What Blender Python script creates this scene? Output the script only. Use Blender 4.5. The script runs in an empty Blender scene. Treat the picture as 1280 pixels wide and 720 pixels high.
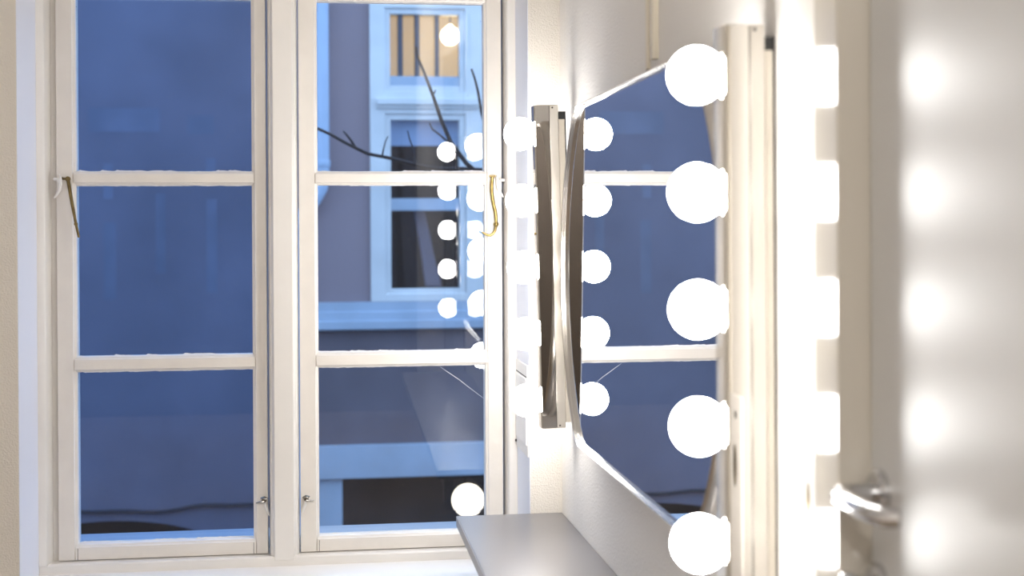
import bpy, bmesh, math, random
from mathutils import Vector, Matrix
random.seed(7)
PI = math.pi
SC = bpy.context.scene
COL = SC.collection

# ------------------------------------------------------------------ materials
def new_mat(name):
    m = bpy.data.materials.new(name); m.use_nodes = True
    m.node_tree.nodes.clear()
    return m, m.node_tree.nodes, m.node_tree.links

def paint(name, col, rough=0.5, metal=0.0, bump=0.0, bump_scale=60.0, var=0.0, var_scale=3.0, col2=None, spec=0.5, detail=3.0, coat=0.0):
    m, n, l = new_mat(name)
    out = n.new('ShaderNodeOutputMaterial'); b = n.new('ShaderNodeBsdfPrincipled')
    l.new(b.outputs[0], out.inputs[0])
    b.inputs['Base Color'].default_value = (*col, 1)
    b.inputs['Roughness'].default_value = rough
    b.inputs['Metallic'].default_value = metal
    b.inputs['Specular IOR Level'].default_value = spec
    if coat: b.inputs['Coat Weight'].default_value = coat
    tc = n.new('ShaderNodeTexCoord')
    if var > 0:
        nz = n.new('ShaderNodeTexNoise'); nz.inputs['Scale'].default_value = var_scale; nz.inputs['Detail'].default_value = detail
        l.new(tc.outputs['Object'], nz.inputs['Vector'])
        r = n.new('ShaderNodeValToRGB')
        c2 = col2 or tuple(c * (1 - var) for c in col)
        r.color_ramp.elements[0].position = 0.3; r.color_ramp.elements[0].color = (*c2, 1)
        r.color_ramp.elements[1].position = 0.7; r.color_ramp.elements[1].color = (*col, 1)
        l.new(nz.outputs['Fac'], r.inputs[0]); l.new(r.outputs[0], b.inputs['Base Color'])
    if bump > 0:
        nb = n.new('ShaderNodeTexNoise'); nb.inputs['Scale'].default_value = bump_scale; nb.inputs['Detail'].default_value = 3
        l.new(tc.outputs['Object'], nb.inputs['Vector'])
        bp = n.new('ShaderNodeBump'); bp.inputs['Strength'].default_value = bump; bp.inputs['Distance'].default_value = 0.004
        l.new(nb.outputs['Fac'], bp.inputs['Height']); l.new(bp.outputs[0], b.inputs['Normal'])
    return m

def emit(name, col, strength):
    m, n, l = new_mat(name)
    out = n.new('ShaderNodeOutputMaterial'); e = n.new('ShaderNodeEmission')
    e.inputs[0].default_value = (*col, 1); e.inputs[1].default_value = strength
    l.new(e.outputs[0], out.inputs[0])
    return m

def glass(name, tint=(1, 1, 1), dust=0.0):
    # thin window glass: clear transmission plus a mirror reflection by Fresnel
    m, n, l = new_mat(name)
    out = n.new('ShaderNodeOutputMaterial')
    geo = n.new('ShaderNodeNewGeometry')
    mr = n.new('ShaderNodeMapRange')
    mr.inputs['To Min'].default_value = 1.5; mr.inputs['To Max'].default_value = 1 / 1.5
    l.new(geo.outputs['Backfacing'], mr.inputs['Value'])
    fr = n.new('ShaderNodeFresnel'); l.new(mr.outputs[0], fr.inputs['IOR'])
    tr = n.new('ShaderNodeBsdfTransparent'); tr.inputs[0].default_value = (*tint, 1)
    gl = n.new('ShaderNodeBsdfGlossy'); gl.inputs['Roughness'].default_value = 0.0
    gl.inputs['Color'].default_value = (0.95, 0.97, 1, 1)
    mx = n.new('ShaderNodeMixShader')
    l.new(fr.outputs[0], mx.inputs[0]); l.new(tr.outputs[0], mx.inputs[1]); l.new(gl.outputs[0], mx.inputs[2])
    last = mx
    if dust > 0:
        tc = n.new('ShaderNodeTexCoord')
        vo = n.new('ShaderNodeTexVoronoi'); vo.inputs['Scale'].default_value = 26
        l.new(tc.outputs['Object'], vo.inputs['Vector'])
        ra = n.new('ShaderNodeValToRGB')
        ra.color_ramp.elements[0].position = 0.0; ra.color_ramp.elements[0].color = (dust, dust, dust, 1)
        ra.color_ramp.elements[1].position = 0.045; ra.color_ramp.elements[1].color = (0.004, 0.004, 0.004, 1)
        l.new(vo.outputs['Distance'], ra.inputs[0])
        df = n.new('ShaderNodeBsdfDiffuse'); df.inputs[0].default_value = (.8, .8, .8, 1)
        m2 = n.new('ShaderNodeMixShader')
        l.new(ra.outputs[0], m2.inputs[0]); l.new(mx.outputs[0], m2.inputs[1]); l.new(df.outputs[0], m2.inputs[2])
        last = m2
    l.new(last.outputs[0], out.inputs[0])
    return m

BULB = 38.0
M = {}
M['wall'] = paint('wall_paint', (.80, .775, .74), .55, bump=.35, bump_scale=180)
M['wall_plaster'] = paint('rough_plaster', (.74, .70, .64), .65, bump=.6, bump_scale=240)
M['wall_dark'] = paint('dark_wall_paint', (.085, .07, .06), .7)
M['ceiling'] = paint('ceiling_paint', (.85, .84, .82), .7)
M['floor'] = paint('floor_boards', (.42, .33, .25), .4, var=.3, var_scale=2)
M['frame'] = paint('window_frame_paint', (.80, .77, .73), .32, var=.05, var_scale=9, bump=.08, bump_scale=40)
M['sash'] = paint('sash_paint', (.79, .745, .69), .32, var=.06, var_scale=14, bump=.10, bump_scale=50)
M['tint_lining'] = paint('daylight_tint_lining', (.76, .775, .84), .4)  # blue daylight on the reveals, put into the base colour
M['sill'] = paint('sill_paint', (.84, .82, .80), .3)
M['groove'] = paint('dark_gap', (.06, .05, .045), .8)
M['glass'] = glass('window_glass', dust=.5)
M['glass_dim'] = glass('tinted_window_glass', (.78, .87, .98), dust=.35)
M['putty'] = paint('flaking_paint', (.82, .82, .84), .6)
M['brass'] = paint('aged_brass', (.55, .40, .14), .3, 1.0, var=.5, var_scale=60)
M['brass_dark'] = paint('dark_brass', (.22, .16, .07), .4, 1.0, var=.4, var_scale=60)
M['nickel'] = paint('worn_nickel', (.26, .245, .22), .25, 1.0)
M['white_metal'] = paint('white_painted_metal', (.80, .78, .75), .35)
M['chrome'] = paint('chrome', (.64, .61, .57), .045, 1.0)
M['rim'] = paint('rim_metal', (.60, .57, .53), .2, 1.0)
M['satin'] = paint('satin_aluminium', (.60, .565, .515), .34, .5)
M['cream'] = paint('cream_plastic', (.66, .61, .53), .42)
M['black'] = paint('black_plastic_and_gap_shade', (.012, .012, .013), .45)  # screw heads, and the painted shadow gap behind the light bars
M['mirror'] = paint('mirror_silver', (.93, .94, .95), .0, 1.0)
M['bulb'] = emit('lit_bulb_glass', (1.0, .98, .955), BULB)
M['ceramic'] = paint('white_ceramic', (.85, .85, .84), .25)
M['laminate'] = paint('grey_laminate', (.27, .26, .265), .34, .5, spec=1.0, bump=.03, bump_scale=300)
M['laminate_edge'] = paint('grey_laminate_edge', (.36, .36, .38), .4)
M['trunk_plastic'] = paint('ivory_plastic', (.72, .66, .55), .4)
M['door'] = paint('door_paint', (.62, .62, .615), .36)
M['casing'] = paint('gloss_casing_paint', (.60, .56, .49), .10, spec=.6)
M['casing_flat'] = paint('casing_paint', (.70, .675, .63), .45)
M['steel'] = paint('steel', (.62, .62, .63), .2, 1.0)
# outdoors
M['stucco'] = paint('stucco', (.30, .245, .275), .9, var=.15, var_scale=1.2, bump=.5, bump_scale=25, detail=6)
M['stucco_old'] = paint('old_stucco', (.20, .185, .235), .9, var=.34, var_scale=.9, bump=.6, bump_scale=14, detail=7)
M['ghost_reflection'] = paint('ghost_reflection', (.195, .20, .262), .9, var=.3, var_scale=2)  # bluer tone imitating faint reflections in the left panes
M['plinth'] = paint('plinth_render', (.15, .135, .165), .9, var=.25, var_scale=2.2, bump=.4, bump_scale=25)
M['trimwhite'] = paint('white_facade_paint', (.72, .75, .76), .55, var=.16, var_scale=3.0)
M['trimblue'] = paint('pale_blue_facade_paint', (.40, .50, .62), .55, var=.2, var_scale=2.5)
M['pipe'] = paint('painted_zinc', (.42, .56, .74), .45, var=.1, var_scale=4)
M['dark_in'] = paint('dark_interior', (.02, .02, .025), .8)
M['warm_in'] = paint('warm_interior', (.80, .70, .48), .7)
M['blind'] = paint('pale_blind', (.30, .42, .62), .7)
M['bar_grey'] = paint('grey_blue_bar', (.055, .07, .10), .6)
M['curtain'] = paint('grey_curtain', (.10, .11, .17), .8)
M['lamp_in'] = emit('warm_globe', (1.0, .82, .50), 15)
M['lamp_out'] = emit('garden_globe', (1.0, .93, .80), 2.4)
M['bark'] = paint('dark_bark', (.035, .033, .04), .9, var=.4, var_scale=20)
M['cable'] = paint('black_cable', (.02, .02, .03), .7)
M['ground'] = paint('courtyard_paving', (.16, .16, .18), .9, var=.3, var_scale=2)
M['zinc'] = paint('zinc_sill', (.34, .40, .48), .5, var=.1, var_scale=10)

# ------------------------------------------------------------------ mesh builder
class MB:
    def __init__(s): s.v = []; s.f = []
    def add(s, vs, fs):
        o = len(s.v); s.v += [tuple(p) for p in vs]; s.f += [tuple(i + o for i in f) for f in fs]; return s
    def box(s, x0, x1, y0, y1, z0, z1):
        v = [(x, y, z) for x in (x0, x1) for y in (y0, y1) for z in (z0, z1)]
        return s.add(v, [(0, 1, 3, 2), (4, 6, 7, 5), (0, 4, 5, 1), (2, 3, 7, 6), (0, 2, 6, 4), (1, 5, 7, 3)])
    def prism(s, poly, fn, a, b):
        # poly: closed 2-D outline, fn(u, v, t) -> 3-D point
        n = len(poly)
        v = [fn(u, w, a) for u, w in poly] + [fn(u, w, b) for u, w in poly]
        f = [tuple(range(n - 1, -1, -1)), tuple(range(n, 2 * n))]
        f += [(i, (i + 1) % n, n + (i + 1) % n, n + i) for i in range(n)]
        return s.add(v, f)
    def vert(s, poly, z0, z1): return s.prism(poly, lambda u, w, t: (u, w, t), z0, z1)
    def horiz(s, poly, x0, x1): return s.prism(poly, lambda u, w, t: (t, u, w), x0, x1)      # poly in (y, z)
    def along(s, poly, y0, y1): return s.prism(poly, lambda u, w, t: (u, t, w), y0, y1)      # poly in (x, z)
    def tube(s, pts, rad, n=10):
        pts = [Vector(p) for p in pts]
        if not isinstance(rad, (list, tuple)): rad = [rad] * len(pts)
        rings = []; up = None
        for i, p in enumerate(pts):
            d = (pts[min(i + 1, len(pts) - 1)] - pts[max(i - 1, 0)]).normalized()
            if up is None:
                up = Vector((0, 0, 1)) if abs(d.z) < .9 else Vector((0, 1, 0))
            a = d.cross(up).normalized(); b = a.cross(d).normalized(); up = b
            rings.append([p + rad[i] * (math.cos(t) * a + math.sin(t) * b) for t in (2 * PI * k / n for k in range(n))])
        v = [q for r in rings for q in r]
        f = [(i * n + k, i * n + (k + 1) % n, (i + 1) * n + (k + 1) % n, (i + 1) * n + k) for i in range(len(pts) - 1) for k in range(n)]
        f += [tuple(range(n - 1, -1, -1)), tuple((len(pts) - 1) * n + k for k in range(n))]
        return s.add(v, f)
    def lathe(s, prof, origin, axis, n=32):
        # prof: (radius, height along axis); end points of zero radius close the form
        o = Vector(origin); ax = Vector(axis).normalized()
        a = ax.orthogonal().normalized(); b = ax.cross(a)
        v = []; idx = []
        for r, h in prof:
            if r < 1e-6: idx.append([len(v)]); v.append(o + ax * h)
            else:
                idx.append(list(range(len(v), len(v) + n)))
                v += [o + ax * h + r * (math.cos(2 * PI * k / n) * a + math.sin(2 * PI * k / n) * b) for k in range(n)]
        f = []
        for i in range(len(prof) - 1):
            A, B = idx[i], idx[i + 1]
            for k in range(n):
                k2 = (k + 1) % n
                if len(A) == 1 and len(B) == 1: continue
                if len(A) == 1: f.append((A[0], B[k2], B[k]))
                elif len(B) == 1: f.append((A[k], A[k2], B[0]))
                else: f.append((A[k], A[k2], B[k2], B[k]))
        if len(idx[0]) > 1: f.append(tuple(reversed(idx[0])))
        if len(idx[-1]) > 1: f.append(tuple(idx[-1]))
        return s.add(v, f)
    def grid(s, us, ws, holes, fn):
        # flat sheet over the cells us x ws minus the (i, j) cells in holes
        v = [fn(u, w) for u in us for w in ws]; m = len(ws); f = []
        for i in range(len(us) - 1):
            for j in range(m - 1):
                if (i, j) not in holes: f.append((i * m + j, (i + 1) * m + j, (i + 1) * m + j + 1, i * m + j + 1))
        return s.add(v, f)
    def build(s, name, mat, parent=None, bevel=0.0, smooth=35, local=False, segs=2, recalc=True):
        me = bpy.data.meshes.new(name)
        off = Vector((0, 0, 0))
        if parent is not None and not local: off = root_loc(parent)
        me.from_pydata([Vector(p) - off for p in s.v], [], s.f)
        bm = bmesh.new(); bm.from_mesh(me)
        if recalc: bmesh.ops.recalc_face_normals(bm, faces=bm.faces)
        bm.to_mesh(me); bm.free()
        if smooth:
            me.polygons.foreach_set('use_smooth', [True] * len(me.polygons))
            me.set_sharp_from_angle(angle=math.radians(smooth))
        me.materials.append(mat if not isinstance(mat, str) else M[mat])
        o = bpy.data.objects.new(name, me); COL.objects.link(o)
        if parent is not None: o.parent = parent
        if bevel > 0:
            b = o.modifiers.new('bevel', 'BEVEL'); b.width = bevel; b.segments = segs; b.limit_method = 'ANGLE'; b.angle_limit = math.radians(40)
            b.harden_normals = False
        return o

def root_loc(p):
    v = Vector((0, 0, 0))
    while p is not None: v = v + Vector(p.location); p = p.parent
    return v

def empty(name, loc, rot=(0, 0, 0)):
    o = bpy.data.objects.new(name, None); COL.objects.link(o)
    o.location = loc; o.rotation_euler = rot; o.empty_display_size = .05
    return o
def tag(o, label, cat, group=None):
    o['label'] = label; o['category'] = cat
    if group: o['group'] = group
    return o
def struct(o, label, cat):
    o['kind'] = 'structure'; o['label'] = label; o['category'] = cat
    return o
def sub(o, label):
    o['label'] = label; return o

# ------------------------------------------------------------------ room dimensions (metres; x right, y towards the window, z up)
YF = 3.287                       # inner face of the window wall
FR = 3.503                       # face of the fixed window frame
SF = 3.530                       # face of the sashes
GY = 3.5505                      # glass
RL, RR = -.6958, .4961           # left and right window reveals
XL, YB, CH = -1.75, -1.9, 2.65   # left wall, back wall, ceiling height
SILL = .645
HEAD = 2.20
def wx(y): return .574 + (YF - y) * .0076      # the right wall runs a little out of square

# ------------------------------------------------------------------ room shell
struct(MB().box(XL - .1, .75, YB - .1, 3.65, -.1, 0).build('floor', 'floor', smooth=0), 'brown floor of the small dressing room', 'floor')
struct(MB().box(XL - .1, .75, YB - .1, 3.65, CH, CH + .1).build('ceiling', 'ceiling', smooth=0), 'white ceiling of the dressing room', 'ceiling')
struct(MB().box(XL - .1, XL, YB - .1, 3.65, 0, CH).build('wall_left', 'wall', smooth=0), 'pale wall on the left side of the room', 'wall')
struct(MB().box(XL, .75, YB - .1, YB, 0, CH).build('wall_back', 'wall_dark', smooth=0), 'dark wall behind the camera', 'wall')
# window wall with its opening (thick: the reveals are part of it)
ww = MB()
ww.box(XL, RL, YF, 3.65, 0, CH); ww.box(RR, .75, YF, 3.65, 0, CH)
ww.box(RL, RR, YF, 3.65, 0, SILL - .03); ww.box(RL, RR, YF, 3.65, HEAD, CH)
struct(ww.build('wall_window', 'wall_plaster', smooth=0), 'textured cream wall around the deep window recess', 'wall')
# right wall with the doorway
DY0, DY1, DH = .62, 1.52, 2.06
wr = MB()
def slab(y0, y1, z0, z1):
    wr.vert([(wx(y0), y0), (wx(y1), y1), (.75, y1), (.75, y0)], z0, z1)
slab(DY1, YF, 0, CH); slab(YB, DY0, 0, CH); slab(DY0, DY1, DH, CH)
struct(wr.build('wall_right', 'wall', smooth=0), 'white wall that carries the make-up mirror', 'wall')
bb = MB()
bb.vert([(wx(1.68) - .014, 1.68), (wx(3.28) - .014, 3.28), (wx(3.28), 3.28), (wx(1.68), 1.68)], 0, .09)
struct(bb.build('baseboard_right', 'casing_flat', bevel=.003), 'white skirting board along the right wall', 'baseboard')

# ------------------------------------------------------------------ fixed window frame and sills
fr = MB()
ZB, ZT = SILL, HEAD
zb2 = .673
def jamb(pts): fr.vert(pts, zb2 - .004, 2.14)
jamb([(RL - .004, 3.50), (RL - .004, 3.62), (-.655, 3.62), (-.655, 3.548), (-.667, 3.540), (-.675, FR), (-.680, FR - .003)])
jamb([(RR + .004, 3.50), (RR + .004, 3.62), (.4665, 3.62), (.4665, 3.548), (.4655, 3.540), (.4722, FR), (.476, FR - .003)])
# mullion between the sashes, moulded on both sides
fr.vert([(-.1365, 3.60), (-.1365, 3.535), (-.1323, FR + .010), (-.1285, FR + .010), (-.1225, FR - .002), (-.0745, FR - .002), (-.0700, FR + .008), (-.0655, FR + .010), (-.0615, 3.535), (-.0615, 3.60)], zb2 - .0105, 2.14)
fr.horiz([(FR, ZB - .03), (FR, zb2 - .004), (FR + .004, zb2), (3.62, zb2), (3.62, ZB - .03)], RL, RR)
fr.horiz([(FR, ZT + .01), (FR, 2.135), (FR + .004, 2.131), (3.62, 2.131), (3.62, ZT + .01)], RL, RR)
struct(fr.build('trim_1', 'frame', bevel=.0015), 'cream painted window frame with moulded centre mullion', 'window frame')
sb = MB()
sb.horiz([(YF - .035, ZB - .032), (YF - .038, ZB - .012), (YF - .034, ZB - .004), (YF - .026, ZB), (FR + .002, ZB + .003), (FR + .002, ZB - .032)], RL + .0, RR - .0)
sb.box(RL - .04, RR + .035, YF - .036, YF, ZB - .032, ZB - .002)
struct(sb.build('trim_2', 'sill', bevel=.002), 'white painted inner window sill', 'window sill')
so = MB()
so.horiz([(3.60, .702), (3.60, .66), (3.80, .64), (3.80, .682)], RL - .05, RR + .05)
struct(so.build('trim_3', 'zinc', bevel=.002), 'pale metal sill outside the window', 'window sill')
ow = MB()   # outer brick jambs beyond the frame
ow.box(-7, RL + .005, 3.65, 3.72, -1.25, 3.4); ow.box(RR - .005, 7, 3.65, 3.72, -1.25, 3.4)
ow.box(RL, RR, 3.65, 3.72, -1.25, .64); ow.box(RL, RR, 3.65, 3.72, HEAD, 3.4)
struct(ow.build('wall_outer', 'stucco', smooth=0), 'outer skin of the building around the window', 'wall')

# ------------------------------------------------------------------ casement sashes
PZ = [(1.6437, 2.0782), (1.1806, 1.6078), (.7132, 1.1422)]     # glass edges, bottom and top of each pane
def stile_profile(xo, xi):
    # outer edge xo, glass edge xi (plan section)
    s = 1 if xi > xo else -1
    return [(xo, SF + .0015), (xo + s * .0015, SF), (xi - s * .0085, SF), (xi - s * .0065, SF + .004), (xi - s * .001, SF + .007), (xi, SF + .011), (xi, 3.575), (xo, 3.575)]
def bar_profile(z0, z1):
    return [(SF, z0 + .007), (SF, z1 - .007), (SF + .004, z1 - .0052), (SF + .007, z1 - .001), (SF + .011, z1), (3.572, z1), (3.572, z0), (SF + .011, z0), (SF + .007, z0 + .001), (SF + .004, z0 + .0052)]

def jag_strip(mb, x0, x1, z, sgn, y, amp, step=.006):
    # a ragged line of old paint lapping onto the glass
    n = max(4, int((x1 - x0) / step)); pts = []
    h = amp * .4
    for i in range(n + 1):
        h = max(.0003, min(amp, h + random.uniform(-.5, .5) * amp * .7))
        if random.random() < .08: h = amp * 1.4
        pts.append((x0 + (x1 - x0) * i / n, h))
    v = []; f = []
    for x, hh in pts:
        v += [(x, y, z - sgn * .002), (x, y, z + sgn * hh), (x, y - .0006, z - sgn * .002), (x, y - .0006, z + sgn * hh)]
    for i in range(n):
        a = 4 * i; b = a + 4
        f += [(a + 2, b + 2, b + 3, a + 3), (a, a + 1, b + 1, b), (a + 1, a + 3, b + 3, b + 1)]
    mb.add(v, f)
TILT = .027
def sash(n, x0, g0, g1, x1, label, gmat):
    root = empty('window_%d' % n, ((x0 + x1) / 2, SF, .675))
    struct(root, label, 'window')
    zb, zt = .6755, 2.128
    MB().vert(stile_profile(x0, g0), zb, zt).build('stile', 'sash', root, smooth=25)
    MB().vert(stile_profile(x1, g1), zb, zt).build('stile', 'sash', root, smooth=25)
    e = .0055
    p = bar_profile(zb - .02, PZ[2][0]); p = [(a, max(b, zb)) for a, b in p]
    MB().horiz(p, g0 - e, g1 + e).build('rail', 'sash', root, smooth=25)
    p = bar_profile(PZ[0][1], zt + .02); p = [(a, min(b, zt)) for a, b in p]
    MB().horiz(p, g0 - e, g1 + e).build('rail', 'sash', root, smooth=25)
    MB().horiz(bar_profile(PZ[1][1], PZ[0][0]), g0 - e, g1 + e).build('glazing_bar', 'sash', root, smooth=25)
    MB().horiz(bar_profile(PZ[2][1], PZ[1][0]), g0 - e, g1 + e).build('glazing_bar', 'sash', root, smooth=25)
    for a, b in PZ:
        zc = (a + b) / 2; h = (b - a) / 2 + .004
        y = lambda z: GY - (z - zc) * TILT          # old glass, bedded leaning a little into the room
        q = [(y(zc - h), zc - h), (y(zc + h), zc + h), (y(zc + h) + .003, zc + h), (y(zc - h) + .003, zc - h)]
        pane = MB().horiz(q, g0 - .004, g1 + .004).build('pane', gmat, root, smooth=0)
        pj = MB()
        jag_strip(pj, g0, g1, a, 1, y(a) - .0004, .0028)
        jag_strip(pj, g0, g1, b, -1, y(b) - .0004, .0016)
        pe = pj.build('paint_edge', 'putty', pane, smooth=0, recalc=False)
    # dark joint lines where the rails meet the stiles
    jt = MB()
    for gx, s in ((g0, -1), (g1, 1)):
        jt.box(gx + s * .0005 - .0006, gx + s * .0005 + .0006, SF - .0004, SF + .002, zb, PZ[2][0] - .009)
    jt.build('joint_line', 'groove', root, smooth=0)
    return root
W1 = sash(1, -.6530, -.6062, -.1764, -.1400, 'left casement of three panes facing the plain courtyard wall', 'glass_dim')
W2 = sash(2, -.0585, -.0110, .4162, .4615, 'right casement of three panes with lamp globes reflected in it', 'glass')

# hook stays and thumb latches (fittings of the sashes)
h = MB().tube([(-.623, 3.520, 1.6235), (-.6205, 3.517, 1.610), (-.6125, 3.516, 1.5614), (-.604, 3.517, 1.512), (-.5972, 3.518, 1.4783)], [.0042, .0045, .0042, .0035, .0030]).build('casement_hook', 'brass_dark', W1)
sub(h, 'tarnished brass hook hanging down the left stile')
e = MB().tube([(-.640, 3.524, 1.6265), (-.634, 3.519, 1.624), (-.623, 3.518, 1.624)], .0030)
e.lathe([(.0, -.005), (.0062, -.004), (.0068, 0), (.0062, .004), (0, .005)], (-.623, 3.519, 1.6235), (0, 1, 0), 14)
e.tube([(-.604, 3.5135, 1.512), (-.604, 3.5205, 1.512)], .0045, 10)
e.build('hook_eye', 'brass_dark', h)
k = MB().tube([(-.656, 3.522, 1.623), (-.647, 3.516, 1.623), (-.640, 3.514, 1.612), (-.642, 3.514, 1.597), (-.650, 3.519, 1.584), (-.656, 3.524, 1.577)], [.004, .0042, .0045, .0042, .0036, .002], 8)
k.tube([(-.644, 3.522, 1.634), (-.640, 3.514, 1.628), (-.640, 3.514, 1.606)], [.002, .0032, .0042], 8)
sub(k.build('hook_keep', 'white_metal', W1), 'white painted hook keep at left edge')
pts = [(.4358, 3.5175, 1.627), (.4342, 3.5165, 1.610), (.4337, 3.516, 1.592), (.4352, 3.516, 1.575), (.4385, 3.516, 1.556), (.4425, 3.516, 1.540), (.4445, 3.516, 1.525), (.4448, 3.516, 1.512), (.4440, 3.516, 1.500), (.4415, 3.516, 1.490), (.4360, 3.516, 1.4815), (.4285, 3.516, 1.4775), (.4200, 3.516, 1.479), (.4130, 3.516, 1.4825), (.4075, 3.516, 1.4875)]
h = MB().tube(pts, [.0042, .0043, .0044, .0046, .0046, .0046, .0045, .0042, .0038, .0036, .0034, .0032, .0029, .0025, .0020], 12).build('casement_hook', 'brass', W2)
sub(h, 'polished brass S-shaped hook on the right stile')
MB().lathe([(0, -.007), (.004, -.006), (.0072, -.002), (.0072, .002), (.004, .006), (0, .007)], (.4446, 3.516, 1.5065), (.05, 0, 1), 14).build('collar', 'brass', h)
b = MB().box(.4285, .4445, 3.517, 3.531, 1.6285, 1.6325)
b.lathe([(.0035, 0), (.0035, .014)], (.4358, 3.517, 1.626), (0, 1, 0), 12)
b.build('hook_eye', 'brass_dark', h)
k = MB().tube([(.4665, 3.521, 1.6205), (.456, 3.516, 1.6205), (.4485, 3.514, 1.612), (.4500, 3.514, 1.598), (.4585, 3.518, 1.585), (.4640, 3.524, 1.577)], [.004, .0042, .0044, .0040, .0034, .002], 8)
k.tube([(.4455, 3.522, 1.6325), (.4475, 3.514, 1.626), (.4485, 3.514, 1.607)], [.002, .003, .0042], 8)
sub(k.build('hook_keep', 'white_metal', W2), 'white painted hook keep at right edge')
def latch(parent, x, z, s):
    m = MB()
    m.lathe([(.0065, 0), (.0065, .004), (.0045, .006), (.004, .014), (.0062, .016), (.0062, .020), (0, .022)], (x, SF, z), (0, -1, 0), 16)
    m.tube([(x + s * .007, SF - .016, z + .003), (x - s * .002, SF - .019, z - .0035), (x - s * .020, SF - .018, z - .0062)], [.0022, .0036, .0018], 8)
    m.tube([(x - s * .008, SF - .010, z + .004), (x + s * .001, SF - .020, z + .0075), (x + s * .008, SF - .012, z + .003)], [.002, .0032, .002], 8)
    la = m.build('thumb_latch', 'nickel', parent)
    k = MB().tube([(x + s * .002, SF - .004, z - .010), (x + s * .004, SF - .005, z - .020), (x + s * .008, SF - .005, z - .030), (x + s * .0125, SF - .003, z - .042)], [.003, .0042, .0038, .0015], 8)
    k.build('latch_keep', 'white_metal', la)
    return la
sub(latch(W1, -.1490, .8135, 1), 'small nickel thumb latch by the mullion')
sub(latch(W2, -.0440, .8135, -1), 'small nickel thumb latch by the mullion')
# scratch across the lowest right pane
sc = MB(); pp = [(.300, 1.1385), (.322, 1.123), (.350, 1.1035), (.378, 1.081), (.4155, 1.052)]
sc.tube([(x, GY - (z - .9277) * TILT - .0006, z) for x, z in pp], [.0003, .0006, .0005, .0004, .0004], 5)
sub(sc.build('scratch', 'putty', W2), 'pale diagonal scratch on the lowest pane')

lin = MB()  # thin linings added to carry the painted blue daylight
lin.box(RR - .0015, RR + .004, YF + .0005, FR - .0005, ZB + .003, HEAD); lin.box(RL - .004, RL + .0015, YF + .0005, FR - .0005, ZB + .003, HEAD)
struct(lin.build('added_daylight_lining', 'tint_lining', smooth=0), 'added reveal linings with blue daylight tint beside the window', 'reveal lining')
# hatch plate on the right reveal
hp = empty('wall_plate', (RR, 3.40, 1.05))
tag(hp, 'small white cover plate screwed onto the right window reveal', 'cover plate')
p = MB(); X1 = RR - .0045
p.prism([(3.300, .938), (3.497, .938), (3.497, 1.161), (3.300, 1.161)], lambda u, w, t: (t, u, w), X1, RR + .001)
p.build('plate', 'white_metal', hp, bevel=.001)
q = MB()
q.prism([(3.312, .965), (3.488, .965), (3.488, 1.128), (3.312, 1.128)], lambda u, w, t: (t, u, w), X1 - .0025, X1 + .001)
q.build('panel', 'sill', hp, bevel=.001)
g = MB(); g.box(X1 - .0004, X1 + .001, 3.308, 3.492, 1.1305, 1.1330); g.build('slot', 'groove', hp, smooth=0)
MB().lathe([(.0036, 0), (.0036, .0035), (0, .005)], (X1 + .0005, 3.491, .9515), (-1, 0, 0), 12).build('screw', 'black', hp)

# ------------------------------------------------------------------ make-up mirror
MCY, MCZ, MX = 2.41, 1.395, .5397
SA, SB, RA, RF = .634, .358, .458, .10            # bowed end: arc of radius RA, corner fillet RF, straight top
ac = SA - RA; fz = SB - RF; fx = ac + math.sqrt((RA - RF) ** 2 - fz ** 2); ta = math.atan2(fz, fx - ac)
q1 = [(ac + RA * math.cos(ta * i / 20), RA * math.sin(ta * i / 20)) for i in range(20)]
q1 += [(fx + RF * math.cos(ta + (PI / 2 - ta) * i / 12), fz + RF * math.sin(ta + (PI / 2 - ta) * i / 12)) for i in range(13)]
q1 += [(fx * (1 - i / 6), SB) for i in range(1, 7)]
outline = q1[:-1] + [(-a, b) for a, b in reversed(q1)][:-1] + [(-a, -b) for a, b in q1][:-1] + [(a, -b) for a, b in reversed(q1)][:-1]
outline = [(a if a > 0 else a * .992, b) for a, b in outline]
def offset(P, d):
    n = len(P); out = []
    for i in range(n):
        a, b = P[i - 1], P[(i + 1) % n]
        t = Vector((b[0] - a[0], b[1] - a[1])); t.normalize()
        out.append((P[i][0] + t.y * d, P[i][1] - t.x * d))
    return out
mr = empty('vanity_mirror', (wx(MCY), MCY, MCZ))
tag(mr, 'large barrel-shaped mirror in thin chrome rim hung between two light bars', 'mirror')
def ring(rows):
    # rows: (outward offset, x); swept round the outline
    m = MB(); n = len(outline); L = [[(x, MCY + a, MCZ + b) for a, b in offset(outline, d)] for d, x in rows]
    v = [p for r in L for p in r]; k = len(L); f = []
    for j in range(k):
        j2 = (j + 1) % k
        f += [(j * n + i, j * n + (i + 1) % n, j2 * n + (i + 1) % n, j2 * n + i) for i in range(n)]
    return m.add(v, f)
ring([(-.0040, MX + .004), (-.0040, MX - .0005), (-.0034, MX - .0042), (-.0029, MX - .0046), (-.0024, MX - .0088), (-.0012, MX - .0098), (.0004, MX - .0094), (.0040, MX - .0050), (.0072, MX + .0010), (.0080, MX + .006), (.0080, MX + .020), (.004, MX + .020)]).build('rim', 'rim', mr, smooth=40)
m = MB(); m.prism([(MCY + a, MCZ + b) for a, b in outline], lambda u, w, t: (t, u, w), MX, MX + .005)
m.build('mirror_glass', 'mirror', mr, smooth=0)
m = MB(); m.prism([(MCY + a, MCZ + b) for a, b in offset(outline, .003)], lambda u, w, t: (t, u, w), MX + .006, MX + .012)
m.build('backing_board', 'casing_flat', mr, smooth=0)
for dy in (-.38, .38):
    for dz in (-.24, .24):
        y = MCY + dy
        MB().lathe([(.014, 0), (.014, wx(y) - MX - .010)], (wx(y) + .0005, y, MCZ + dz), (-1, 0, 0), 16).build('standoff', 'steel', mr)

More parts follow.
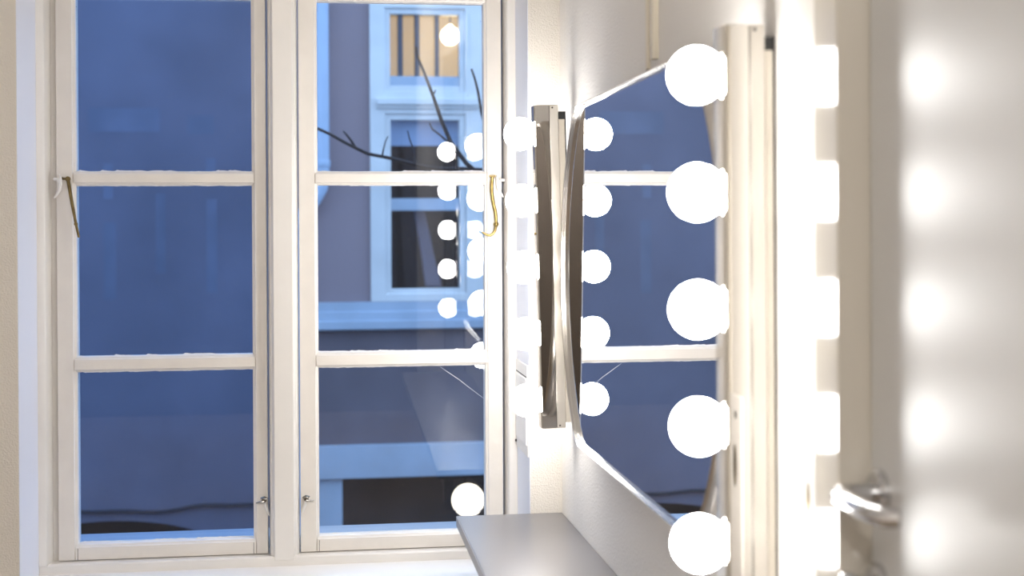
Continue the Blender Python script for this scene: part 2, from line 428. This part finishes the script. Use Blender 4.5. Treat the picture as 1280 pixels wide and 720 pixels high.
# ------------------------------------------------------------------ light bars with five globe bulbs each
def light_bar(loc, tilt, label, depth):
    r = empty('light_bar', loc, (0, -tilt, 0))      # origin on the line of the globe centres
    tag(r, label, 'vanity light', 'bulb light bars beside the mirror')
    hw, L = .0220, .3690
    x0, x1, x2, x3 = .0292, .0640, .0855, depth
    c = MB()   # chrome channel: open-backed U with its returns
    c.vert([(x1, -hw), (x0 + .003, -hw), (x0, -hw + .003), (x0, hw - .003), (x0 + .003, hw), (x1, hw), (x1, hw - .002), (x0 + .004, hw - .002), (x0 + .004, -hw + .002), (x1, -hw + .002)], -L, L)
    c.build('channel', 'chrome', r, local=True, smooth=30)
    b = MB().box(x1 + .0015, x2, -hw - .0005, hw + .0005, -L, L)
    b.build('housing', 'satin', r, local=True, bevel=.0012)
    g = MB().box(x1 - .004, x1 + .003, -hw + .0015, hw - .0015, -L + .001, L - .001)
    g.build('seam', 'groove', r, local=True, smooth=0)
    p = MB().box(x2 + .0002, x3, -hw - .0005, hw + .0005, -L + .012, L - .032)
    p.build('mounting_plate', 'cream', r, local=True, bevel=.001)
    k = MB().box(x2 + .001, x3 + .0035, -hw + .004, hw - .002, -L + .014, L - .014)  # black block painting the shadow gap between plate and wall
    k.build('shadow_gap', 'black', r, local=True, smooth=0)
    for s in (-1, 1):
        e = MB().box(x0 + .001, x2 - .001, -hw + .0005, hw - .0005, s * L - .0008, s * L + .0012)
        e.build('end_cap', 'satin', r, local=True, bevel=.0006)
        MB().lathe([(.0022, 0), (.0022, .0012), (0, .0018)], (x1 + .008, -hw - .0004, s * (L - .0055)), (0, -1, 0), 10).build('screw', 'groove', r, local=True)
    R = .038
    for i in range(5):
        z = (2 - i) * .153
        # globe with its neck turned to the plate; axis along +x
        prof = []
        a0 = math.acos(min(1, (x0 - .0035) / R))
        for j in range(19):
            a = PI - (PI - a0) * j / 18
            prof.append((R * math.sin(a), R * math.cos(a)))
        prof[0] = (0, -R)
        prof += [(.0195, x0 - .0015), (.0185, x0)]
        gb = MB().lathe(prof, (0, 0, z), (1, 0, 0), 32).build('globe_bulb', 'bulb', r, local=True, smooth=60)
        MB().lathe([(.0205, 0), (.0212, .0008), (.0205, .0016), (.0175, .0016), (.0175, 0)], (x0 - .0001, 0, z), (-1, 0, 0), 28).build('socket_ring', 'ceramic', gb, local=True)
    return r
light_bar((.4859, 1.7446, 1.3904), .0022, 'chrome light bar of five lit globes nearest the grey door', .0965)
light_bar((.4573, 3.1188, 1.4065), .0199, 'chrome light bar of five lit globes in the corner by the window', .1000)

# ------------------------------------------------------------------ dressing shelf
SZ, SX, SY0, SY1 = .8054, .3166, 1.55, 3.285
sh = empty('dressing_shelf', (.45, 2.4, SZ))
tag(sh, 'narrow grey laminate shelf along the wall under the mirror', 'shelf')
t = MB(); t.vert([(SX, SY0), (wx(SY0) - .001, SY0), (wx(SY1) - .001, SY1), (SX, SY1)], SZ - .024, SZ)
t.build('top', 'laminate', sh, bevel=.0012)
e = MB().box(SX - .0016, SX, SY0, SY1, SZ - .0235, SZ - .0006); sub(e.build('edge_band', 'laminate_edge', sh), 'paler grey front edge')
for y in (1.95, 3.02):
    k = MB(); k.along([(wx(y) - .002, SZ - .0245), (wx(y) - .20, SZ - .0245), (wx(y) - .20, SZ - .034), (wx(y) - .03, SZ - .17), (wx(y) - .002, SZ - .17)], y, y + .02)
    k.build('bracket', 'steel', sh, bevel=.001)
MB().lathe([(.0065, 0), (.0075, .004), (.0065, .010), (0, .012)], (SX + .010, 2.935, SZ - .0235), (0, 0, -1), 14).build('screw', 'black', sh)

# ------------------------------------------------------------------ cable trunking above the mirror
ct = empty('cable_trunking', (.574, 2.36, 2.2))
tag(ct, 'ivory cable trunking running up the wall above the mirror', 'cable trunking')
def trunk(y0, y1, z0, d, nm):
    x = wx((y0 + y1) / 2); m = MB()
    m.vert([(x + .002, y0), (x - d + .002, y0), (x - d, y0 + .002), (x - d, y1 - .002), (x - d + .002, y1), (x + .002, y1)], z0, CH)
    return m.build(nm, 'trunk_plastic', ct, smooth=30)
trunk(2.391, 2.404, 1.780, .006, 'channel'); trunk(2.332, 2.352, 1.791, .011, 'channel')
MB().box(wx(2.397) - .005, wx(2.397) - .0005, 2.393, 2.402, 1.7735, 1.785).build('cable', 'brass_dark', ct)

# ------------------------------------------------------------------ door, casing and lever
CX = .574
ca = MB()
# far jamb: flat gloss band, splayed reveal back to the door
ca.vert([(CX, 1.482), (CX + .001, 1.481), (.640, 1.481), (.640, 1.487), (.70, 1.487), (.70, 1.57), (wx(1.6) + .03, 1.57), (CX + .003, 1.556), (CX, 1.551)], 0, DH + .085)
# near jamb and head
ca.vert([(CX, .66), (CX, .585), (.70, .585), (.70, .615), (.625, .62)], 0, DH + .085)
ca.box(CX, .70, .59, 1.555, DH - .02, DH + .08)
struct(ca.build('trim_4', 'casing', smooth=25), 'glossy cream door frame between the near light bar and door', 'door frame')
c2 = MB()
def arch_poly(y0, y1): return [(CX + .002, y0), (CX + .0025, y0 + .06), (wx(y1) - .0045, y1 - .006), (wx(y1) - .001, y1), (wx(y1) + .012, y1), (wx(y0) + .012, y0)]
c2.vert(arch_poly(1.5565, 1.674), 0, DH + .09)
c2.box(CX + .002, wx(1) + .01, .47, .583, 0, DH + .09); c2.box(CX + .002, wx(1) + .01, .47, 1.655, DH + .082, DH + .18)
struct(c2.build('trim_5', 'casing_flat', smooth=25), 'white architrave around the grey door', 'architrave')
kp = empty('strike_plate', (CX, 1.575, 1.15))
tag(kp, 'narrow white metal plate on the door frame beside the lever', 'plate')
p = MB().box(CX - .0005, CX + .003, 1.5535, 1.605, .93, 1.262); p.build('plate', 'white_metal', kp, bevel=.0012)
MB().lathe([(.0, -.001), (.006, 0), (.006, .002), (0, .003)], (CX + .0005, 1.582, 1.235), (-1, 0, 0), 12).build('screw', 'steel', kp)
s_ = MB(); s_.prism([(1.576 + .007 * math.cos(t), 1.163 + .030 * math.sin(t)) for t in (2 * PI * i / 20 for i in range(20))], lambda u, w, t: (t, u, w), CX - .0012, CX + .001)
s_.build('slot', 'brass_dark', kp, smooth=0)

DX = .612
dr = empty('door_1', (DX, 1.06, 0))
struct(dr, 'glossy pale grey door with chrome lever handle', 'door')
MB().box(DX, DX + .042, DY0 + .002, 1.4785, .006, DH - .022).build('leaf', 'door', dr, bevel=.002)
MB().box(DX + .004, DX + .012, 1.4785, 1.4815, .006, DH - .022).build('gap_seal', 'casing', dr, smooth=0)
LY, LZ = 1.450, 1.203
lv = MB()
lv.tube([(DX + .001, LY, LZ), (.585, LY, LZ), (.570, LY - .002, LZ), (.561, LY - .010, LZ), (.5585, LY - .025, LZ), (.5585, LY - .07, LZ), (.5595, LY - .105, LZ), (.565, LY - .122, LZ), (.577, LY - .130, LZ)], [.0115, .0115, .0120, .0120, .0120, .0115, .0110, .0110, .0095], 16)
lo = lv.build('lever', 'steel', dr, smooth=60)
MB().lathe([(.026, -.001), (.026, .006), (.023, .009), (.012, .010)], (DX, LY, LZ), (-1, 0, 0), 32).build('rose', 'steel', lo)
tt = MB().lathe([(.026, -.001), (.026, .006), (.023, .009), (.011, .010), (.011, .016), (.013, .018), (.013, .030), (0, .032)], (DX, LY + .005, LZ - .105), (-1, 0, 0), 32).build('thumb_turn', 'steel', dr)
MB().box(DX - .046, DX - .030, LY - .001, LY + .011, LZ - .122, LZ - .088).build('turn_wing', 'steel', tt, bevel=.003)

# ------------------------------------------------------------------ courtyard
FY = 12.0
GZ = -1.25
struct(MB().box(-9, 9, 3.72, FY + 3, GZ - .1, GZ).build('ground', 'ground', smooth=0), 'paved courtyard between the buildings', 'ground')
bl = empty('apartment_building', (0, FY, GZ))
tag(bl, 'grey stuccoed building with pale window trim across the courtyard', 'building')
UX0, UX1, UZ0, UZ1 = .592, 1.197, 2.732, 3.353
MX0, MX1, MZ0, MZ1 = .594, 1.195, .963, 2.434
OX0, OX1, OZ0 = .160, 1.75, -.673
AX0, AX1 = -2.75, -.85
wl = MB()
FTOP = 4.3
xs = [-9, AX0, AX1, OX0, UX0, UX1, OX1, 9]; zs = [GZ, -.96, OZ0, MZ0, MZ1, UZ0, UZ1, FTOP]
holes = {(1, 0), (3, 0), (4, 0), (5, 0), (3, 1), (4, 1), (5, 1), (4, 3), (4, 5)}
wl.grid(xs, zs, holes, lambda u, w: (u, FY, w))
wo = wl.build('wall', 'stucco', bl, smooth=0, recalc=False)
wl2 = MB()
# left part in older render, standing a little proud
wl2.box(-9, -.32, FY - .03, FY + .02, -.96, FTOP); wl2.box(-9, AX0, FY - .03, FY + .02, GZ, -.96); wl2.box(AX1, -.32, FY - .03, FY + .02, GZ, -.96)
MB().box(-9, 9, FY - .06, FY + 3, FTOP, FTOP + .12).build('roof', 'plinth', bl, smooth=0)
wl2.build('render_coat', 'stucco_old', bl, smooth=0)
pa = MB()  # painted stand-ins for ghost reflections of window frames in the left panes
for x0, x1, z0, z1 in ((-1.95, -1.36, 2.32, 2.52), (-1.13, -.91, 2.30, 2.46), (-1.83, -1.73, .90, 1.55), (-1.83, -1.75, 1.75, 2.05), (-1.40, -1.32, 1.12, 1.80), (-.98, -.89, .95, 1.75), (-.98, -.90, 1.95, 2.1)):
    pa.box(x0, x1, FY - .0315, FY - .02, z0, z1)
pa.build('reflection_patch', 'ghost_reflection', bl, smooth=0)
# cellar arch: spandrel filling the hole above a low segmental arch
sp = MB(); n = 28
ar = [(AX0 + (AX1 - AX0) * i / n, GZ + .01 + (.98 - .715) * math.sqrt(max(0, 1 - (2 * i / n - 1) ** 2)) ** 1.2) for i in range(n + 1)]
for i in range(n):
    (xa, za), (xb, zb_) = ar[i], ar[i + 1]
    sp.add([(xa, FY - .03, za), (xb, FY - .03, zb_), (xb, FY - .03, -.96), (xa, FY - .03, -.96), (xa, FY + .25, za), (xb, FY + .25, zb_)], [(0, 1, 2, 3), (0, 4, 5, 1)])
sp.build('arch_head', 'stucco_old', bl, smooth=0, recalc=False)
MB().box(AX0, AX1, FY + .25, FY + .3, GZ, -.95).build('arch_recess', 'dark_in', bl, smooth=0)
# plinth under the sill band
MB().box(-.30, 9, FY - .04, FY + .01, -.40, .60).build('plinth', 'plinth', bl, smooth=0)
# sill band: stepped moulding
s = MB()
s.horiz([(FY + .01, .853), (FY - .05, .853), (FY - .05, .775), (FY - .08, .765), (FY - .08, .700), (FY - .13, .69), (FY - .13, .625), (FY - .05, .605), (FY + .01, .605)], -.16, 2.6)
s.build('sill_band', 'trimblue', bl, smooth=20)
s = MB(); s.horiz([(FY + .01, -.375), (FY - .10, -.385), (FY - .10, -.662), (FY + .01, -.673)], -.16, 2.6)
s.build('lintel', 'trimblue', bl, smooth=0)
MB().box(-.045, .160, FY - .06, FY + .2, GZ, -.67).build('post', 'trimblue', bl, bevel=.01)
cb = MB(); cb.box(.16, 2.6, FY + .45, FY + .5, GZ, -.64); cb.box(.16, 2.6, FY, FY + .5, -.68, -.66)
cb.build('cellar_recess', paint('cellar_wall', (.055, .05, .058), .9, var=.3, var_scale=3), bl, smooth=0)
# big pale timber surround of the two windows
FX0, FX1 = .415, 1.62
t = MB()
def tb(x0, x1, z0, z1, d=.06): t.box(x0, x1, FY - d, FY + .08, z0, z1)
tb(FX0, UX0 - .045, .853, 3.75, .05); tb(UX1 + .05, FX1, .853, 3.75, .05)
tb(UX0 - .05, UX1 + .055, UZ1 + .05, 3.75, .05); tb(UX0 - .05, UX1 + .055, MZ1 + .05, UZ0 - .05, .05)
tb(UX0 - .05, UX1 + .055, .853, MZ0 - .04, .05)
t.box(.47, 1.36, FY - .10, FY - .04, 2.560, 2.615); t.box(.47, 1.36, FY - .075, FY - .04, 2.530, 2.560)
t.build('window_surround', 'trimwhite', bl, bevel=.006)
def outer_window(x0, x1, z0, z1, bars, rail):
    f = MB(); w = .05
    f.box(x0 - w, x0, FY - .03, FY + .10, z0 - w, z1 + w); f.box(x1, x1 + w, FY - .03, FY + .10, z0 - w, z1 + w)
    f.box(x0, x1, FY - .03, FY + .10, z0 - w, z0); f.box(x0, x1, FY - .03, FY + .10, z1, z1 + w)
    o = f.build('window', 'trimwhite', bl, bevel=.004)
    if rail: MB().box(x0, x1, FY - .02, FY + .06, rail[0], rail[1]).build('transom', 'trimblue', o, bevel=.003)
    MB().box(x0, x1, FY + .062, FY + .068, z0, z1).build('pane', 'glass', o, smooth=0)
    return o
wu = outer_window(UX0, UX1, UZ0, UZ1, 3, (UZ0, 2.815))
for a, b in ((.660, .704), (.808, .850), (.985, 1.02)):
    MB().box(a, b, FY - .01, FY + .05, 2.815, UZ1).build('glazing_bar', 'bar_grey', wu, bevel=.003)
ub = MB(); ub.box(.30, 1.50, FY + 1.1, FY + 1.15, 2.4, 3.7); ub.box(.30, 1.50, FY + .10, FY + 1.1, 2.35, 2.4); ub.box(.30, 1.50, FY + .10, FY + 1.1, 3.7, 3.75)
ub.box(.25, .30, FY + .10, FY + 1.15, 2.4, 3.7); ub.box(1.50, 1.55, FY + .10, FY + 1.15, 2.4, 3.7)
ub.build('lit_room', 'warm_in', wu, smooth=0)
wm = outer_window(MX0, MX1, MZ0, MZ1, 0, (1.644, 1.751))
MB().box(MX0, MX1, FY + .09, FY + .10, 2.215, MZ1).build('roller_blind', 'blind', wm)
cu = MB(); cu.prism([(.80, 1.64), (.90, 1.64), (.98, 1.25), (1.05, .97), (.90, .97), (.86, 1.28)], lambda u, w, t_: (u, t_, w), FY + .12, FY + .16)
cu.build('curtain', 'curtain', wm, bevel=.01)
db = MB(); db.box(.35, 1.45, FY + .9, FY + .95, .85, 2.35); db.box(.35, .40, FY + .10, FY + .9, .85, 2.35); db.box(1.40, 1.45, FY + .10, FY + .9, .85, 2.35)
db.box(.35, 1.45, FY + .1, FY + .95, .80, .85); db.box(.35, 1.45, FY + .1, FY + .95, 2.33, 2.36)
db.build('dark_room', 'dark_in', wm, smooth=0)

pl = MB().lathe([(0, -.087), (.04, -.077), (.075, -.044), (.087, 0), (.075, .044), (.04, .077), (.02, .086), (.02, .10), (0, .10)], (1.166, FY + .50, 3.243), (0, 0, 1), 24)
lp = empty('pendant_lamp', (1.166, FY + .5, 3.243))
tag(lp, 'glowing globe lamp inside the lit window opposite', 'lamp')
pl.build('globe', 'lamp_in', lp, smooth=60)
MB().tube([(1.166, FY + .5, 3.34), (1.166, FY + .5, 3.70)], .008, 8).build('stem', 'brass_dark', lp)

dp = empty('drainpipe', (.01, FY, 1.7))
tag(dp, 'pale blue drainpipe left of the window opposite', 'drainpipe')
m = MB().tube([(.01, FY - .10, FTOP - .02), (.01, FY - .10, 1.93), (-.005, FY - .10, 1.84), (-.06, FY - .095, 1.74), (-.16, FY - .09, 1.62), (-.22, FY - .085, 1.50), (-.235, FY - .085, 1.36), (-.235, FY - .085, GZ)], .056, 16)
m.build('pipe', 'pipe', dp, smooth=60)
for z in (2.05, 3.6): MB().lathe([(.062, -.03), (.064, -.025), (.064, .025), (.062, .03)], (.01, FY - .10, z), (0, 0, 1), 16).build('pipe_collar', 'pipe', dp)
cb = []
for i in range(60):
    x = -6 + 5.66 * i / 59
    cb.append((x, FY - .06, -.888 + .012 * math.sin(x * 5.2) + .008 * math.sin(x * 11 + 1) + (.018 if x > -1.2 else 0) * min(1, (x + 1.2) * 4)))
tag(MB().tube(cb, .016, 8).build('cable', 'cable', smooth=60), 'black cable sagging along the base of the courtyard wall', 'cable')

# bare tree
tr = empty('bare_tree', (.98, 6.5, GZ))
tag(tr, 'bare tree with thin dark twigs in front of the opposite window', 'tree')
MB().tube([(.98, 6.5, GZ - .02), (.97, 6.5, -.2), (.99, 6.52, .8), (.96, 6.5, 1.6), (1.0, 6.5, 2.4), (1.02, 6.5, 3.2)], [.07, .06, .05, .042, .03, .015], 10).build('trunk', 'bark', tr, smooth=60)
def twig(pts, r0, r1):
    k = len(pts); P = []
    for i, (x, z) in enumerate(pts): P.append((x, 6.5 + .02 * math.sin(i * 2.1 + x * 9), z))
    MB().tube(P, [.78 * (r0 + (r1 - r0) * i / (k - 1)) for i in range(k)], 8).build('branch', 'bark', tr, smooth=60)
twig([(.96, 1.74), (.80, 1.768), (.650, 1.776), (.560, 1.775), (.479, 1.787), (.328, 1.825), (.2155, 1.847), (.160, 1.872), (.1036, 1.900), (.04, 1.938), (-.0225, 1.967), (-.10, 1.99)], .013, .008)
twig([(.97, 1.60), (.80, 1.70), (.68, 1.80), (.6051, 1.901), (.5638, 2.007), (.542, 2.07), (.5188, 2.128), (.4815, 2.234), (.455, 2.30), (.444, 2.352)], .016, .007)
twig([(.97, 1.80), (.82, 1.92), (.765, 2.00), (.7549, 2.046), (.7401, 2.1415), (.722, 2.20), (.708, 2.25)], .012, .006)
twig([(.1595, 1.872), (.139, 1.905), (.115, 1.935), (.1020, 1.952)], .008, .005)
twig([(.2831, 1.836), (.287, 1.865), (.296, 1.90), (.3099, 1.930)], .006, .003)
twig([(.5188, 2.128), (.530, 2.135), (.5365, 2.150)], .006, .004)
twig([(.6051, 1.89), (.560, 1.935), (.520, 1.965), (.505, 1.99)], .007, .004)
twig([(.44, 1.795), (.432, 1.86), (.412, 1.92), (.402, 1.955)], .006, .003)
twig([(.7549, 2.046), (.768, 2.09), (.775, 2.16)], .007, .004)

# garden globe light
gl = empty('garden_lamp', (.785, 7.5, GZ))
tag(gl, 'glowing white globe garden lamp outside behind the shelf end', 'lamp')
prof = [(0, -.090)] + [(.090 * math.sin(PI * j / 20), -.090 * math.cos(PI * j / 20)) for j in range(1, 20)] + [(0, .090)]
MB().lathe(prof, (.785, 7.5, 0), (0, 0, 1), 28).build('globe', 'lamp_out', gl, smooth=60)
MB().lathe([(.0765, -.0030), (.0790, -.0030), (.0790, .0030), (.0765, .0030)], (.785, 7.5, -.048), (0, 0, 1), 28).build('seam_ring', 'steel', gl, smooth=60)
MB().lathe([(.09, 0), (.09, .02), (.022, .03), (.020, 1.13), (.05, 1.145), (.05, 1.165)], (.785, 7.5, GZ), (0, 0, 1), 18).build('post', 'cable', gl)

# ------------------------------------------------------------------ sky, camera, colour management
w = bpy.data.worlds.new('dusk'); SC.world = w; w.use_nodes = True
bg = w.node_tree.nodes['Background']
bg.inputs[0].default_value = (.41, .635, 1.0, 1); bg.inputs[1].default_value = 2.15

lm = bpy.data.lights.new('fill_light', 'POINT'); lm.energy = 56; lm.color = (1, .965, .92); lm.shadow_soft_size = .11  # unseen fill light added behind the camera, no lamp body
lo_ = bpy.data.objects.new('fill_light', lm); lo_.location = (-.165, -1.0, 2.36); COL.objects.link(lo_)
cam = bpy.data.cameras.new('camera'); co = bpy.data.objects.new('camera', cam); COL.objects.link(co)
r = Vector((.99057328, -.13688738, -.00514048)); u = Vector((.0055874, .00288085, .99998024)); d = Vector((.13686987, .99058243, -.00361854))
mt = Matrix((r, u, -d)).transposed().to_4x4(); mt.translation = (0, 0, 1.5)
co.matrix_world = mt
cam.sensor_width = 36; cam.lens = 48.285
cam.shift_y = -(360 - 289.457) / 1280
cam.clip_start = .02; cam.clip_end = 200
cam.dof.use_dof = True; cam.dof.focus_distance = 3.52; cam.dof.aperture_fstop = 3.8
SC.camera = co
SC.view_settings.view_transform = 'Standard'; SC.view_settings.look = 'None'
SC.view_settings.gamma = 1; SC.view_settings.use_curve_mapping = False
SC.view_settings.exposure = 0.2
cy = SC.cycles
cy.use_denoising = True
cy.max_bounces = 12; cy.glossy_bounces = 8; cy.diffuse_bounces = 6; cy.transparent_max_bounces = 24
cy.sample_clamp_indirect = 12
